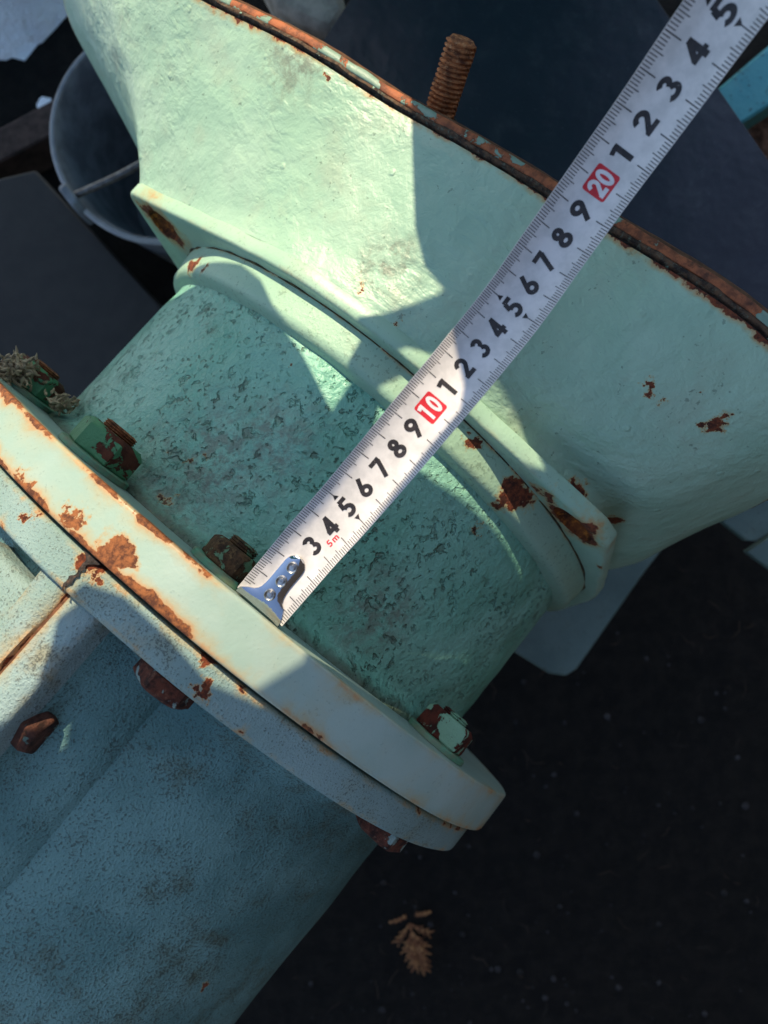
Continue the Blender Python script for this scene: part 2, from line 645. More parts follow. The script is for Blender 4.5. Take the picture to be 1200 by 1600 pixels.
m_casing = paint('casing_paint', BLUE1, BLUE2, (0.07, 0.08, 0.04, 1), edge=0.0, spots=[sp(on_cyl(315, 1540, 15.6), 0.6), sp(on_cyl(150, 1500, 15.6), 0.4)],
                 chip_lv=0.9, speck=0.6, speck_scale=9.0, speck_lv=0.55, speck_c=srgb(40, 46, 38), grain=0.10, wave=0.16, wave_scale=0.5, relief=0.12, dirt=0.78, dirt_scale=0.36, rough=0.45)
m_rib = paint('rib_paint', (0.19, 0.28, 0.25, 1), (0.25, 0.34, 0.33, 1), (0.24, 0.20, 0.11, 1), edge=0.50, chip_lv=0.88, halo_w=0.42, kn=0.75, nscale=0.8, low=0.3,
              speck=0.55, speck_scale=9.0, speck_lv=0.57, relief=0.10, grain=0.08, dirt=0.75, dirt_scale=0.6, rough=0.65)
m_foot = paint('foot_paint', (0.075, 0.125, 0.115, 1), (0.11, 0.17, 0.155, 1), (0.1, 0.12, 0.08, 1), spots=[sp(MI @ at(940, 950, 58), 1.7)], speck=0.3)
m_nut = rusty('nut_rust_paint', RUST_DARK, srgb(92, 50, 34), paintc=(0.07, 0.22, 0.10, 1), paint_lv=0.47, scale=1.6, bump=0.12)
m_nut3 = rusty('nut_brown', srgb(46, 32, 22), srgb(92, 66, 42), srgb(120, 96, 62), paintc=(0.12, 0.22, 0.12, 1), paint_lv=0.53, scale=2.4, bump=0.12)
m_nut2 = rusty('nut_chipped_paint', srgb(52, 24, 18), srgb(98, 42, 28), paintc=(0.21, 0.38, 0.25, 1), paint_lv=0.50, scale=1.7, bump=0.14)
m_bolt = rusty('bolt_head_rust', srgb(40, 22, 17), srgb(98, 52, 36), srgb(120, 82, 62), paintc=(0.20, 0.27, 0.24, 1), paint_lv=0.60, scale=2.6, bump=0.14)
m_rust = rusty('raw_rust', srgb(70, 36, 22), srgb(142, 84, 48), srgb(174, 120, 78), scale=3.0)
m_thread = rusty('thread_rust', srgb(96, 58, 40), srgb(184, 118, 72), srgb(200, 150, 106), scale=2.2)
m_hole = rusty('hole_rust', srgb(40, 20, 12), srgb(120, 62, 26), srgb(196, 116, 40), scale=1.2)
m_redlead = rusty('red_lead_primer', srgb(104, 60, 40), srgb(166, 96, 60), srgb(60, 38, 28), scale=1.3, bump=0.07, rough=0.65, paintc=(0.20, 0.30, 0.23, 1), paint_lv=0.55)
m_gasket = rusty('gasket_black', srgb(18, 16, 15), srgb(66, 58, 54), srgb(96, 74, 58), scale=3.5, bump=0.12)
m_bead = rusty('bead_scale', srgb(40, 33, 30), srgb(100, 76, 58), srgb(104, 110, 96), scale=2.6, bump=0.12, paintc=GREEN1, paint_lv=0.66)
m_brown = rusty('brown_flange', srgb(66, 44, 30), srgb(104, 72, 50), scale=1.6, bump=0.03)
m_rimpaint = paint('rim_paint', (0.25, 0.42, 0.35, 1), GREEN1, (0.12, 0.12, 0.1, 1), edge=0.0, spots=[sp(on_body(1190, 505), 5.0), sp(on_body(760, 245), 4.0)], chip_lv=0.6, kn=0.6)

# casing below the flange (a full drum), its end flange, the split ribs
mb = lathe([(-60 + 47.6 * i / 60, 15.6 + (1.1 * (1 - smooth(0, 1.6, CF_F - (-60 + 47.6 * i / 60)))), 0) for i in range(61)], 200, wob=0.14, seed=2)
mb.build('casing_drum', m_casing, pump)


def band(s0, s1, r, rin, n=240, k=14, wob=0.05, seed=1, round_=0.14, wear_f=lambda th: 1.0, wear_b=lambda th: 1.0):
    """A flange ring: back face, rounded rim with an edge attribute, front face."""
    prof = [(s0, rin, 0.0), (s0, r - 1.0, 0.0), (s0, r - 0.45, 0.5), (s0, r - round_, 1.0)]
    for i in range(5):
        t = math.pi / 2 * i / 4
        prof.append((s0 - round_ + round_ * math.cos(t), r - round_ + round_ * math.sin(t), 1.0))
    for i in range(1, k):
        s = s0 - round_ + (s1 - s0 + 2 * round_) * i / k
        prof.append((s, r, max(1 - abs(s - s0) / 0.95, 1 - abs(s - s1) / 0.95, 0)))
    for i in range(5):
        t = math.pi / 2 * i / 4
        prof.append((s1 + round_ - round_ * math.sin(t), r - round_ + round_ * math.cos(t), 1.0))
    prof += [(s1, r - 0.45, 0.5), (s1, r - 1.0, 0), (s1, rin, 0.0)]
    mb = lathe(prof, n, wob=wob, seed=seed)
    for i, p in enumerate(mb.v):
        if mb.e[i] > 0:
            th = math.degrees(math.atan2(-p.y, p.z))
            near_front = abs(p.x - s1) < abs(p.x - s0)
            k = wear_f(th) if near_front else wear_b(th)
            mb.e[i] *= k * (0.85 + 0.5 * noise.noise(Vector((th * 0.13, 5 if near_front else 9, seed))))
    return mb


band(FL_B, FL_F + 0.06, FL_R, NECK_R - 0.5, wob=0.09, seed=5, wear_f=lambda th: 1.3 - 0.5 * smooth(-8, 8, th), wear_b=lambda th: 1.1 - 0.5 * smooth(-6, 6, th)).build('neck_flange', m_flange, pump)
band(FL_F - 0.12, CF_F, CF_R, 15.0, wob=0.10, seed=8, round_=0.2, wear_f=lambda th: 0.8, wear_b=lambda th: 0.9).build('casing_flange', m_cflange, pump)

# split ribs: two thick plates standing on the drum either side of the joint
SPLIT = -12.4


def rib(side):
    mb = MB()
    t0 = R(SPLIT)
    up = Vector((0, -math.sin(t0), math.cos(t0)))
    rt = Vector((0, -math.cos(t0), -math.sin(t0)))       # towards the right side
    rows, ed = [], []
    th = 1.62
    n = 40
    cs = [(0.04, 14.5, 0.0), (0.04, 17.5, 0.4), (0.05, 18.25, 1.0), (0.14, 18.42, 0.8), (0.5, 18.45, 0.35), (0.9, 18.45, 0.1), (1.3, 18.42, 0.2), (1.52, 18.32, 0.4),
          (th, 18.1, 0.3), (th + 0.03, 17.6, 0), (th + 0.14, 17.1, 0), (th + 0.42, 16.6, 0), (th + 0.95, 16.15, 0), (th + 1.8, 15.75, 0), (th + 2.8, 15.3, 0), (th + 3.2, 14.6, 0)]
    for (x, h, e) in cs:
        row = []
        for i in range(n + 1):
            s = CF_F - 0.02 - 38 * (i / n) ** 1.5
            w = 0.12 * noise.noise(Vector((s * 0.4, x * 2 + side * 5, h * 0.3)))
            p = Vector((s, 0, 0)) + up * (h + w * (0.3 if x < 0.1 else 1)) + rt * ((x + (0.03 * w if x < 0.3 else w * 0.6)) * side)
            row.append(p)
        rows.append(row)
        ed.append(e)
    mb.grid(rows[:11], edges=ed[:11])
    mb.grid(rows[10:], edges=ed[10:], m=1)
    return mb, up, rt


for side in (1, -1):
    mb, up, rt = rib(side)
    mb.build('split_rib', [m_rib, m_casing], pump, smooth_deg=50)
# rusted joint line between the halves
mb = MB()
mb.grid([[Vector((CF_F - 0.02 - 38 * i / 30, 0, 0)) + up * (18.25 + 0.06 * noise.noise(Vector((i * 0.9, 0, 3)))) + rt * x for i in range(31)] for x in (-0.16, 0, 0.16)])
mb.build('joint_seam', rusty('seam_rust', srgb(58, 36, 26), srgb(116, 78, 54), srgb(88, 60, 44), scale=2.0), pump)
# the joint cut across the casing flange rim: an open ragged crack
mb = MB()
rows = [[], [], []]
for i_ in range(25):
    s_ = FL_F - 0.05 + (CF_F - FL_F + 0.05) * i_ / 24
    w_ = 0.10 + 0.09 * noise.noise(Vector((i_ * 0.5, 1.5, 0))) + 0.30 * (1 - smooth(0, 5, i_))
    o_ = 0.10 * noise.noise(Vector((i_ * 0.35, 7.5, 0)))
    for k_, q_ in enumerate((-1, 0, 1)):
        rows[k_].append(Vector((s_, 0, 0)) + up * (19.02 - 0.02 * (k_ != 1)) + rt * (o_ + w_ * q_))
mb.grid(rows)
mb.build('joint_crack', m_gasket, pump)

# pad left of the joint with a slot under the flange
mb = MB()
prof = [(-13.5, 15.4), (-13.52, 16.9), (-13.6, 17.2), (-13.8, 17.38), (-14.2, 17.45), (-18, 17.45), (-24, 17.4), (-40, 17.3)]
mb.grid([[cyl(s, r, -31.0 + 12.2 * j / 16) for j in range(17)] for (s, r) in prof])
mb.build('casing_pad', m_rib, pump)

# neck, with its small fillet at the flange and the collar ring
prof = []
for i in range(81):
    s = FL_B - 0.1 + (COLLAR_S + 0.6 - FL_B) * i / 80
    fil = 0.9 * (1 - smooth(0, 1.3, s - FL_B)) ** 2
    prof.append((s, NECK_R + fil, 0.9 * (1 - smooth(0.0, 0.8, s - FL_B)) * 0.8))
lathe(prof, 260, wob=0.12, seed=3, wsc=0.5).build('neck_pipe', m_neck, pump)
prof = [(COLLAR_S - 0.15, NECK_R - 0.2, 0.3), (COLLAR_S, NECK_R + 0.25, 0.4), (COLLAR_S + 0.12, COLLAR_R - 0.16, 0.3), (COLLAR_S + 0.34, COLLAR_R, 0.1)]
prof += [(COLLAR_S + 0.34 + (PL_F - COLLAR_S - 0.34) * i / 8, COLLAR_R + 0.02 * i, max(0, (i - 4) / 4.0) ** 2) for i in range(1, 9)]
lathe(prof, 220, wob=0.06, seed=6, wsc=0.4).build('collar_ring', m_collar, pump)
# dark sealing groove between collar and plate
lathe([(PL_F - 0.07, 15.5, 0), (PL_F - 0.06, 15.96, 0), (PL_F + 0.01, 15.96, 0)], 300, wob=0.16, seed=16, wsc=0.9).build('sealing_groove', rusty('groove_rust', srgb(40, 34, 24), srgb(92, 84, 56), srgb(120, 88, 44), scale=1.4, bump=0.1), pump)

# lugged plate with drilled holes
mb = MB()
n = 300
ths = [-180 + 360 * j / n for j in range(n)]
rows, ed = [], []
for (s, dr, e) in ((PL_F, None, 0.25), (PL_F, -0.9, 0.15), (PL_F, -0.25, 0.5), (PL_F + 0.05, -0.08, 1), (PL_F + 0.16, 0, 0.8), (PL_F + 0.45, 0, 0.15), (PL_B - 0.08, 0.0, 0.4), (PL_B, -0.04, 0.6), (PL_B + 0.02, None, 0.5)):
    row = []
    for th in ths:
        r = 15.3 if dr is None else ring_outline(th) + dr + 0.09 * noise.noise(cyl(s * 0.4, 9, th))
        row.append(cyl(s, r, th))
    rows.append(row)
    ed.append(e)
mb.grid(rows, closed=True, edges=ed)
plate = mb.build('lug_plate', m_plate, pump)


def cutter(s, r, th, rad, depth, ry=1.0):
    mb = MB()
    c = cyl(s, r, th)
    uz = cyl(0, 1, th)
    ux = Vector((1, 0, 0))
    uy = uz.cross(ux)
    rows = []
    for (ds, k) in ((-depth, 1.12), (0.0, 1.0), (depth * 0.6, 0.9), (depth, 0.85)):
        rows.append([c + ux * ds + (uy * math.cos(2 * math.pi * j / 28) * ry + uz * math.sin(2 * math.pi * j / 28)) * rad * k for j in range(28)])
    b = mb.grid(rows, closed=True)
    mb.face([b + j for j in range(28)])
    mb.face([b + 84 + j for j in reversed(range(28))])
    return mb.build('cutter', m_hole, None)


HOLES = ((17.85, -67, 1.05, 1.45), (17.3, 37, 0.95, 1.4))
for (r, th, rad, ry) in HOLES:
    cut = cutter(PL_F, r, th, rad, 0.6, ry)
    md = plate.modifiers.new('hole', 'BOOLEAN')
    md.operation = 'DIFFERENCE'
    md.object = cut
    md.solver = 'EXACT'
    plate.data.materials.append(m_hole) if len(plate.data.materials) < 2 else None
    dg = bpy.context.evaluated_depsgraph_get()
    cut.matrix_world = pump.matrix_world.copy() if False else MM @ Matrix.Identity(4)
    cut.matrix_world.translation = M_LOC * CM
    bpy.context.view_layer.update()
    dg = bpy.context.evaluated_depsgraph_get()
    nm = bpy.data.meshes.new_from_object(plate.evaluated_get(dg))
    plate.modifiers.clear()
    plate.data = nm
    nm.set_sharp_from_angle(angle=R(45))
    bpy.data.objects.remove(cut)
for (r, th, rad, ry) in HOLES:
    mb = MB()
    c = cyl(PL_F + 0.5, r, th)
    uz = cyl(0, 1, th)
    uy = uz.cross(Vector((1, 0, 0)))
    mb.grid([[c + Vector((dx, 0, 0)) + (uy * math.cos(2 * math.pi * j / 24) * ry + uz * math.sin(2 * math.pi * j / 24)) * rad * k for j in range(24)] for (dx, k) in ((-0.32, 0.97), (-0.1, 0.8), (0.02, 0.4), (0.03, 0.02))], closed=True)
    mb.build('bolt_hole', m_hole, pump)

# flared body
body_mb.build('flared_body', m_body, pump, smooth_deg=60)


# rim: black gap, rough lip, red-lead flange edge, brown back slope
def rim_ring(prof, name, mat, wob=0.0, seed=0, sm=50):
    mb = MB()
    n = 420
    rows = []
    for (s, dr) in prof:
        row = []
        for j in range(n):
            th = -180 + 360 * j / n
            r = rim_r(th) + dr
            p = cyl(s, r, th)
            if wob:
                r += wob * noise.noise(p * 0.9 + Vector((seed, 0, 0))) + wob * 0.6 * noise.noise(p * 2.7 + Vector((seed, 5, 0)))
                p = cyl(s + wob * 0.8 * noise.noise(p * 1.3 + Vector((0, seed, 0))), r, th)
            row.append(p)
        rows.append(row)
    mb.grid(rows, closed=True)
    return mb.build(name, mat, pump, smooth_deg=sm)


rim_ring([(RIM_S - 0.05, -1.2), (RIM_S + 0.02, -0.35), (RIM_S + 0.16, -0.32), (RIM_S + 0.2, -1.2)], 'rim_gasket', m_gasket)
rim_ring([(RIM_S + 0.10, -1.0), (RIM_S + 0.12, -0.18), (RIM_S + 0.16, -0.05), (RIM_S + 0.24, -0.02), (RIM_S + 0.30, -0.04), (RIM_S + 0.34, -0.12)], 'rim_bead', m_bead, 0.09, 3)
rim_ring([(RIM_S + 0.28, -0.9), (RIM_S + 0.30, -0.03), (RIM_S + 0.35, 0.02), (RIM_S + 0.64, 0.04), (RIM_S + 0.69, 0.0), (RIM_S + 0.7, -0.2)], 'rim_flange', m_redlead, 0.05, 7)
rim_ring([(RIM_S + 0.68, -0.05), (RIM_S + 0.9, -0.2), (RIM_S + 1.2, -0.6), (RIM_S + 1.25, -3), (RIM_S + 1.25, -14)], 'rear_cover', m_brown, 0.03, 9)


# nuts, bolts, studs
def hexnut(name, s0, s1, r, th, af, mat, spin=0.0, wash=None, stud=0.0, parent=pump, stud_mat=None):
    c = cyl(0, r, th)
    uz = cyl(0, 1, th + spin)
    uy = uz.cross(Vector((1, 0, 0)))
    R6 = af / math.sqrt(3)
    d = 1 if s1 > s0 else -1
    h = abs(s1 - s0)
    rows = []
    for (f, k, rnd) in ((0.0, 0.96, 0), (0.06, 1.0, 0), (0.80, 1.0, 0), (0.90, 0.965, 0.5), (1.0, 0.87, 1.0)):
        row = []
        for j in range(24):
            an = 2 * math.pi * j / 24
            hexr = R6 * math.cos(math.pi / 6) / math.cos((an % (math.pi / 3)) - math.pi / 6)
            rr = (hexr * (1 - rnd) + min(hexr, R6 * 0.90) * rnd) * k
            p = c + Vector((s0 + d * h * f, 0, 0)) + (uy * math.cos(an) + uz * math.sin(an)) * rr
            p += (noise.noise_vector(p * 1.3) * 0.05)
            row.append(p)
        rows.append(row)
    mb = MB()
    b = mb.grid(rows, closed=True)
    mb.face([b + 96 + j for j in range(24)])
    mb.face([b + j for j in range(24)])
    nut = mb.build(name, mat, parent, smooth_deg=28)
    if wash:
        mb = MB()
        rows = [[c + Vector((s0 - d * 0.28 + d * f, 0, 0)) + (uy * math.cos(2 * math.pi * j / 32) + uz * math.sin(2 * math.pi * j / 32)) * rr for j in range(32)]
                for (f, rr) in ((0, wash * 0.7), (0.0, wash), (0.22, wash), (0.27, wash * 0.96), (0.27, wash * 0.5))]
        mb.grid(rows, closed=True)
        mb.build('washer', wash_mat, nut, smooth_deg=40)
    if stud:
        mb = MB()
        rows, k = [], int(stud / 0.11)
        rs = af * 0.30
        for i in range(k + 1):
            for (o, rr) in ((0.0, 0.90), (0.05, 1.0)):
                rows.append([c + Vector((s1 - d * 0.2 + d * (0.11 * i + o), 0, 0)) + (uy * math.cos(2 * math.pi * j / 20) + uz * math.sin(2 * math.pi * j / 20)) * rs * rr for j in range(20)])
        rows.append([c + Vector((s1 - d * 0.2 + d * (0.11 * k + 0.12), 0, 0)) + (uy * math.cos(2 * math.pi * j / 20) + uz * math.sin(2 * math.pi * j / 20)) * rs * 0.75 for j in range(20)])
        b = mb.grid(rows, closed=True)
        mb.face([b + (len(rows) - 1) * 20 + j for j in range(20)])
        mb.build('bolt_end', stud_mat or m_rust, nut, smooth_deg=25)
    return nut


wash_mat = plain('washer_paint', (0.10, 0.27, 0.17, 1), 0.5, c2=(0.16, 0.2, 0.12, 1), bump=0.03)
BR = 17.55
hexnut('hex_nut', FL_B + 0.3, FL_B + 1.6, 17.2, -59, 2.5, m_nut, 12, wash=1.7, stud=0.4)
hexnut('hex_nut', FL_B + 0.3, FL_B + 1.6, 17.0, -26.5, 2.7, m_nut, 30, wash=1.75, stud=0.5)
hexnut('hex_nut', FL_B + 0.3, FL_B + 1.3, 17.0, -0.5, 2.2, m_nut3, -6, wash=1.5, stud=0.45, stud_mat=m_nut3)
hexnut('hex_nut', FL_B + 0.3, FL_B + 1.5, 17.1, 45.0, 2.3, m_nut2, 14, wash=1.6, stud=0.35, stud_mat=m_nut2)
for th in (135, 180):
    hexnut('hex_nut', FL_B + 0.3, FL_B + 1.5, 17.1, th, 2.3, m_nut2, 14)
for th, spn in ((3.5, 10), (46, 5), (-40, 12)):
    hexnut('bolt_head', CF_F - 0.02, CF_F - 0.85, 17.45, th, 2.35, m_bolt, spn)
m_ribnut = rusty('rib_nut_paint', srgb(44, 28, 22), srgb(96, 60, 46), paintc=(0.10, 0.15, 0.12, 1), paint_lv=0.60, scale=1.8, bump=0.16)
# nut on the flank of the right split rib
nut = MB()
cN = Vector((-17.6, 0, 0)) + up * 16.55 + rt * 1.4
rows = []
for (f, k) in ((0, 1.0), (0.75, 1.0), (1.0, 0.86)):
    rows.append([cN + rt * (1.0 * f) + (Vector((1, 0, 0)) * math.cos(2 * math.pi * j / 6 + 0.3) + up * math.sin(2 * math.pi * j / 6 + 0.3)) * 1.0 * k for j in range(6)])
b = nut.grid(rows, closed=True)
nut.face([b + 12 + j for j in range(6)])
nut.build('rib_nut', m_ribnut, pump, smooth_deg=0, bevel=0.08)

# threaded stud rising behind the rim
base, top = MI @ at(676, 210, 36.0), MI @ at(723, 62, 33.2)
dirn = (top - base)
L = dirn.length
dirn.normalize()
x_ = dirn.cross(Vector((0, 0, 1))).normalized()
y_ = dirn.cross(x_)
mb = MB()
rows = []
NS = 26
PITCH = 0.21
kk = int(L / PITCH)
for i in range(kk):
    for (o, rr) in ((0.0, 0.62), (0.07, 0.74), (0.13, 0.74), (0.19, 0.63)):
        row = []
        for j in range(NS):
            an = 2 * math.pi * j / NS
            z = PITCH * (i + j / NS) + o
            q = base + dirn * z + (x_ * math.cos(an) + y_ * math.sin(an)) * rr
            row.append(q + noise.noise_vector(q * 2.2) * 0.035)
        rows.append(row)
rows.append([base + dirn * (PITCH * kk + 0.22 + 0.02 * j / NS) + (x_ * math.cos(2 * math.pi * j / NS) + y_ * math.sin(2 * math.pi * j / NS)) * 0.52 for j in range(NS)])
b = mb.grid(rows, closed=True)
mb.face([b + (len(rows) - 1) * NS + j for j in range(NS)])
mb.build('threaded_stud', m_thread, pump, smooth_deg=60)
mb = MB()
mb.tube([base - dirn * 2.5, base + dirn * 0.9], 0.95, 16)
mb.build('stud_boss', m_gasket, pump)

# foot plates under the body, pedestal to the ground
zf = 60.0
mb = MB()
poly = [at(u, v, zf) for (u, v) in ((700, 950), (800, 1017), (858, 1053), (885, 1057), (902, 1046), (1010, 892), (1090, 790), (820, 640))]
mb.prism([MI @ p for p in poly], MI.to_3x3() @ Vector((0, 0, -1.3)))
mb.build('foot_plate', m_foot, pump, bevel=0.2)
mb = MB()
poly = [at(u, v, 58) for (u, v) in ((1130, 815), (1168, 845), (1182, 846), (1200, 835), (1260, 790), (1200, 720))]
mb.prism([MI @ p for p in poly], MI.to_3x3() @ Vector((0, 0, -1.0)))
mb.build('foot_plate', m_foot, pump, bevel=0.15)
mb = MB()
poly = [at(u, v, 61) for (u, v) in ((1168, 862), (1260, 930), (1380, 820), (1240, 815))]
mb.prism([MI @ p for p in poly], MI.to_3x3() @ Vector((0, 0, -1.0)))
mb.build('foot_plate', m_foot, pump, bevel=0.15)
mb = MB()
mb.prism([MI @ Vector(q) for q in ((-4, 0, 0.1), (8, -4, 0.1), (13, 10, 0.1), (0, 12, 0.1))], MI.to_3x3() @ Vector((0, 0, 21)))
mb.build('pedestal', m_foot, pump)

# ------------------------------------------------------------------ steel tape
TAPE = [(-0.02, (407, 947), 28.15), (1.5, (448, 899), 27.7), (3, (488, 852), 27.3), (5, (542, 792), 26.8), (7.5, (607, 716), 26.15), (10, (673, 637), 25.6), (12.5, (738, 559), 25.35),
        (15, (801, 480), 25.1), (17.5, (864, 391), 24.8), (20, (939, 286), 24.2), (22, (1008, 191), 23.2), (25, (1131, 18), 21.2), (27, (1235, -120), 19.6), (30, (1400, -370), 17.2), (34, (1690, -800), 14.6)]
TAB = [(s, at(c[0], c[1], d)) for (s, c, d) in TAPE]
HALF, SAG = 1.125, 0.25


def blade(s, t, h=0.0):
    c = catmull(TAB, s)
    T = (catmull(TAB, s + 0.05) - catmull(TAB, s - 0.05)).normalized()
    W = Vector((0, 0, 1)).cross(T).normalized()
    N = T.cross(W).normalized()
    k = t / HALF
    flat = 0.55 + 0.45 * smooth(0, 3, s)
    nrm = (N - W * (2 * SAG * flat * k / HALF)).normalized()
    return c + W * t + N * (SAG * flat * k * k) + nrm * h


def ramp_mat(name, c, rough, c2=None, scale=2.0, wear=None):
    m = Mat(name)
    n1 = m.noise(scale, 6, 0.65)
    col = m.mix(m.step(n1, 0.35, 0.68), c, c2 or c)
    if wear:
        w = m.step(m.noise(9.0, 4, 0.7, off=6), wear, wear + 0.06)
        col = m.mix(m.math('MULTIPLY', w, 0.8), col, srgb(205, 196, 190))
    return m.done(col, rough, 0.0, None, 0.45)


m_blade = ramp_mat('tape_white', (0.75, 0.70, 0.67, 1), 0.28, (0.60, 0.565, 0.54, 1), 1.3)
m_black = ramp_mat('tape_black_print', srgb(36, 32, 32), 0.45, srgb(58, 50, 48), 3.0, wear=0.66)
m_red = ramp_mat('tape_red_print', srgb(214, 44, 52), 0.4, srgb(196, 34, 44), 2.0)
m_white = ramp_mat('tape_white_print', srgb(232, 224, 224), 0.4, srgb(216, 208, 208), 2.0)
mm_ = Mat('tape_chrome')
mm_n = mm_.noise(1.2, 3, off=2)
m_chrome = mm_.done(srgb(200, 200, 205), mm_.math('MULTIPLY', mm_n, 0.18), 1.0, mm_.bump(mm_n, 0.02))

m_rivet = plain('rivet_steel', srgb(206, 202, 196), 0.32, 1.0, c2=srgb(150, 146, 142), scale=6.0)
tape_org = at(407, 947, 28.15)
tape = empty('tape_measure', tape_org)
tag(tape, 'white steel measuring tape laid across the pump, hooked on the flange edge', 'tape measure')


def tp(s, t, h=0.0):
    return blade(s, t, h) - tape_org


mb = MB()
srow = [34 * i / 200 for i in range(201)]
for h in (0.0,):
    mb.grid([[tp(s, -HALF + 2 * HALF * j / 14) for s in srow] for j in range(15)])
    mb.grid([[tp(s, -HALF + 2 * HALF * j / 14, -0.018) for s in srow] for j in range(15)])
    for t in (-HALF, HALF):
        mb.grid([[tp(s, t) for s in srow], [tp(s, t, -0.018) for s in srow]])
    mb.grid([[tp(0, -HALF + 2 * HALF * j / 14, q) for j in range(15)] for q in (0, -0.018)])
mb.build('blade', m_blade, tape, smooth_deg=60)

# millimetre marks along both edges: countless hairlines of print
mb = MB()
for i in range(1, 300):
    s = i / 10
    ln = 0.60 if i % 10 == 0 else (0.42 if i % 5 == 0 else 0.30)
    hw = 0.014 if i % 10 else 0.017
    for sd in (1, -1):
        if s < 2.3 and (sd == 1 and s < 0.35):
            continue
        t0 = sd * (HALF - 0.015)
        t1 = sd * (HALF - ln * (1.0 if sd == 1 else 0.86))
        row = [t0 + (t1 - t0) * k / 3 for k in range(4)]
        mb.grid([[tp(s - hw, t, 0.006) for t in row], [tp(s + hw, t, 0.006) for t in row]])
tick = mb.build('millimetre_scale', m_black, tape, smooth_deg=0)
tick['kind'] = 'stuff'


def arc(cx, cy, rx, ry, a0, a1, n=18):
    return [(cx + rx * math.cos(R(a0 + (a1 - a0) * i / n)), cy + ry * math.sin(R(a0 + (a1 - a0) * i / n))) for i in range(n + 1)]


DIG = {
    '0': [arc(.31, .5, .20, .40, 0, 360, 32)],
    '1': [[(.36, 0), (.36, 1.0)], [(.30, .90), (.06, .84)]],
    '2': [arc(.30, .68, .21, .22, 175, -30, 16) + [(.14, .12)], [(.03, .1), (.60, .1)]],
    '3': [arc(.28, .73, .18, .17, 155, -80, 16), arc(.28, .295, .22, .195, 80, -155, 18)],
    '4': [[(.42, 0), (.42, 1.0)], [(.40, .90), (.10, .30)], [(.0, .27), (.62, .27)]],
    '5': [[(.56, .9), (.14, .9)], [(.19, .86), (.13, .50)], arc(.28, .32, .23, .22, 125, -145, 18)],
    '6': [arc(.31, .30, .21, .20, 0, 360, 28), [(.13, .40), (.44, 1.0)]],
    '7': [[(.03, .9), (.60, .9)], [(.52, .86), (.22, 0)]],
    '8': [arc(.31, .73, .155, .165, 0, 360, 26), arc(.31, .29, .21, .19, 0, 360, 28)],
    '9': [arc(.31, .70, .21, .20, 0, 360, 28), [(.49, .60), (.18, 0)]],
    'm': [[(.08, 0), (.08, .62)], arc(.22, .42, .14, .16, 180, 0, 10) + [(.36, 0)], arc(.50, .42, .14, .16, 180, 0, 10) + [(.64, 0)]],
}


def ribbon(pts, w):
    closed = (abs(pts[0][0] - pts[-1][0]) + abs(pts[0][1] - pts[-1][1])) < 1e-4 and len(pts) > 3
    if closed:
        pts = pts[:-1]
    n = len(pts)
    Lp, Rp = [], []
    for i in range(n):
        if closed:
            a, b_ = pts[i - 1], pts[(i + 1) % n]
        else:
            a, b_ = pts[max(i - 1, 0)], pts[min(i + 1, n - 1)]
        dx, dy = b_[0] - a[0], b_[1] - a[1]
        l_ = math.hypot(dx, dy) or 1
        nx, ny = -dy / l_, dx / l_
        Lp.append((pts[i][0] + nx * w / 2, pts[i][1] + ny * w / 2))
        Rp.append((pts[i][0] - nx * w / 2, pts[i][1] - ny * w / 2))
    return Lp, Rp, closed


def glyph(ch, s, t, hgt, wid, w, mat, h0, name='numeral', xs=1.0):
    mb = MB()
    mx, my = wid / 0.62, hgt
    for k, st in enumerate(DIG[ch]):
        if len(st) == 2:
            st = [(st[0][0] + (st[1][0] - st[0][0]) * q / 6, st[0][1] + (st[1][1] - st[0][1]) * q / 6) for q in range(7)]
        Lp, Rp, closed = ribbon(st, w)
        rows = []
        for side in (Lp, Rp):
            rows.append([tp(s + (x - .31) * mx, t + (y - .5) * my, h0 + 0.004 * k) for (x, y) in side])
        mb.grid(rows, closed=closed)
    return mb.build(name, mat, tape, smooth_deg=0)


for i in range(3, 28):
    if i in (10, 20):
        # red rounded square with white figures
        mb = MB()
        out = []
        hs, ht, rc = 0.45, 0.44, 0.09
        for (cx, cy, a0) in ((hs - rc, ht - rc, 0), (-hs + rc, ht - rc, 90), (-hs + rc, -ht + rc, 180), (hs - rc, -ht + rc, 270)):
            for k in range(5):
                an = R(a0 + 90 * k / 4)
                out.append((cx + rc * math.cos(an), cy + rc * math.sin(an)))
        dense = []
        for q0, q1 in zip(out, out[1:] + out[:1]):
            nn = max(1, int(math.hypot(q1[0] - q0[0], q1[1] - q0[1]) / 0.06))
            dense += [(q0[0] + (q1[0] - q0[0]) * k / nn, q0[1] + (q1[1] - q0[1]) * k / nn) for k in range(nn)]
        out = dense
        rings = []
        for f in (1.0, 0.75, 0.5, 0.25, 0.02):
            rings.append([tp(i + x * f, 0.0 + y * f, 0.006) for (x, y) in out])
        mb.grid(rings, closed=True)
        mb.build('red_square', m_red, tape, smooth_deg=0)
        for ch, ds in zip(str(i), (-0.19, 0.19)):
            glyph(ch, i + ds - (0.05 if ch == '1' else 0), 0, 0.70, 0.36, 0.21, m_white, 0.013)
    else:
        glyph(str(i % 10), i, 0.0, 0.74, 0.52, 0.215, m_black, 0.006)
    if i % 5 == 0 and i % 10:
        for sd in (1, -1):
            mb = MB()
            tt = sd * 0.52
            ids = [mb.vert(tp(i + ds, tt + sd * dt, 0.007)) for (ds, dt) in ((-0.12, -0.04), (0.12, -0.04), (0, 0.15))]
            mb.face(ids)
            mb.build('five_mark', m_black, tape, smooth_deg=0)
glyph('5', 3.52, -0.43, 0.26, 0.20, 0.17, m_red, 0.006, 'length_mark')
glyph('m', 3.80, -0.43, 0.26, 0.24, 0.14, m_red, 0.006, 'length_mark')

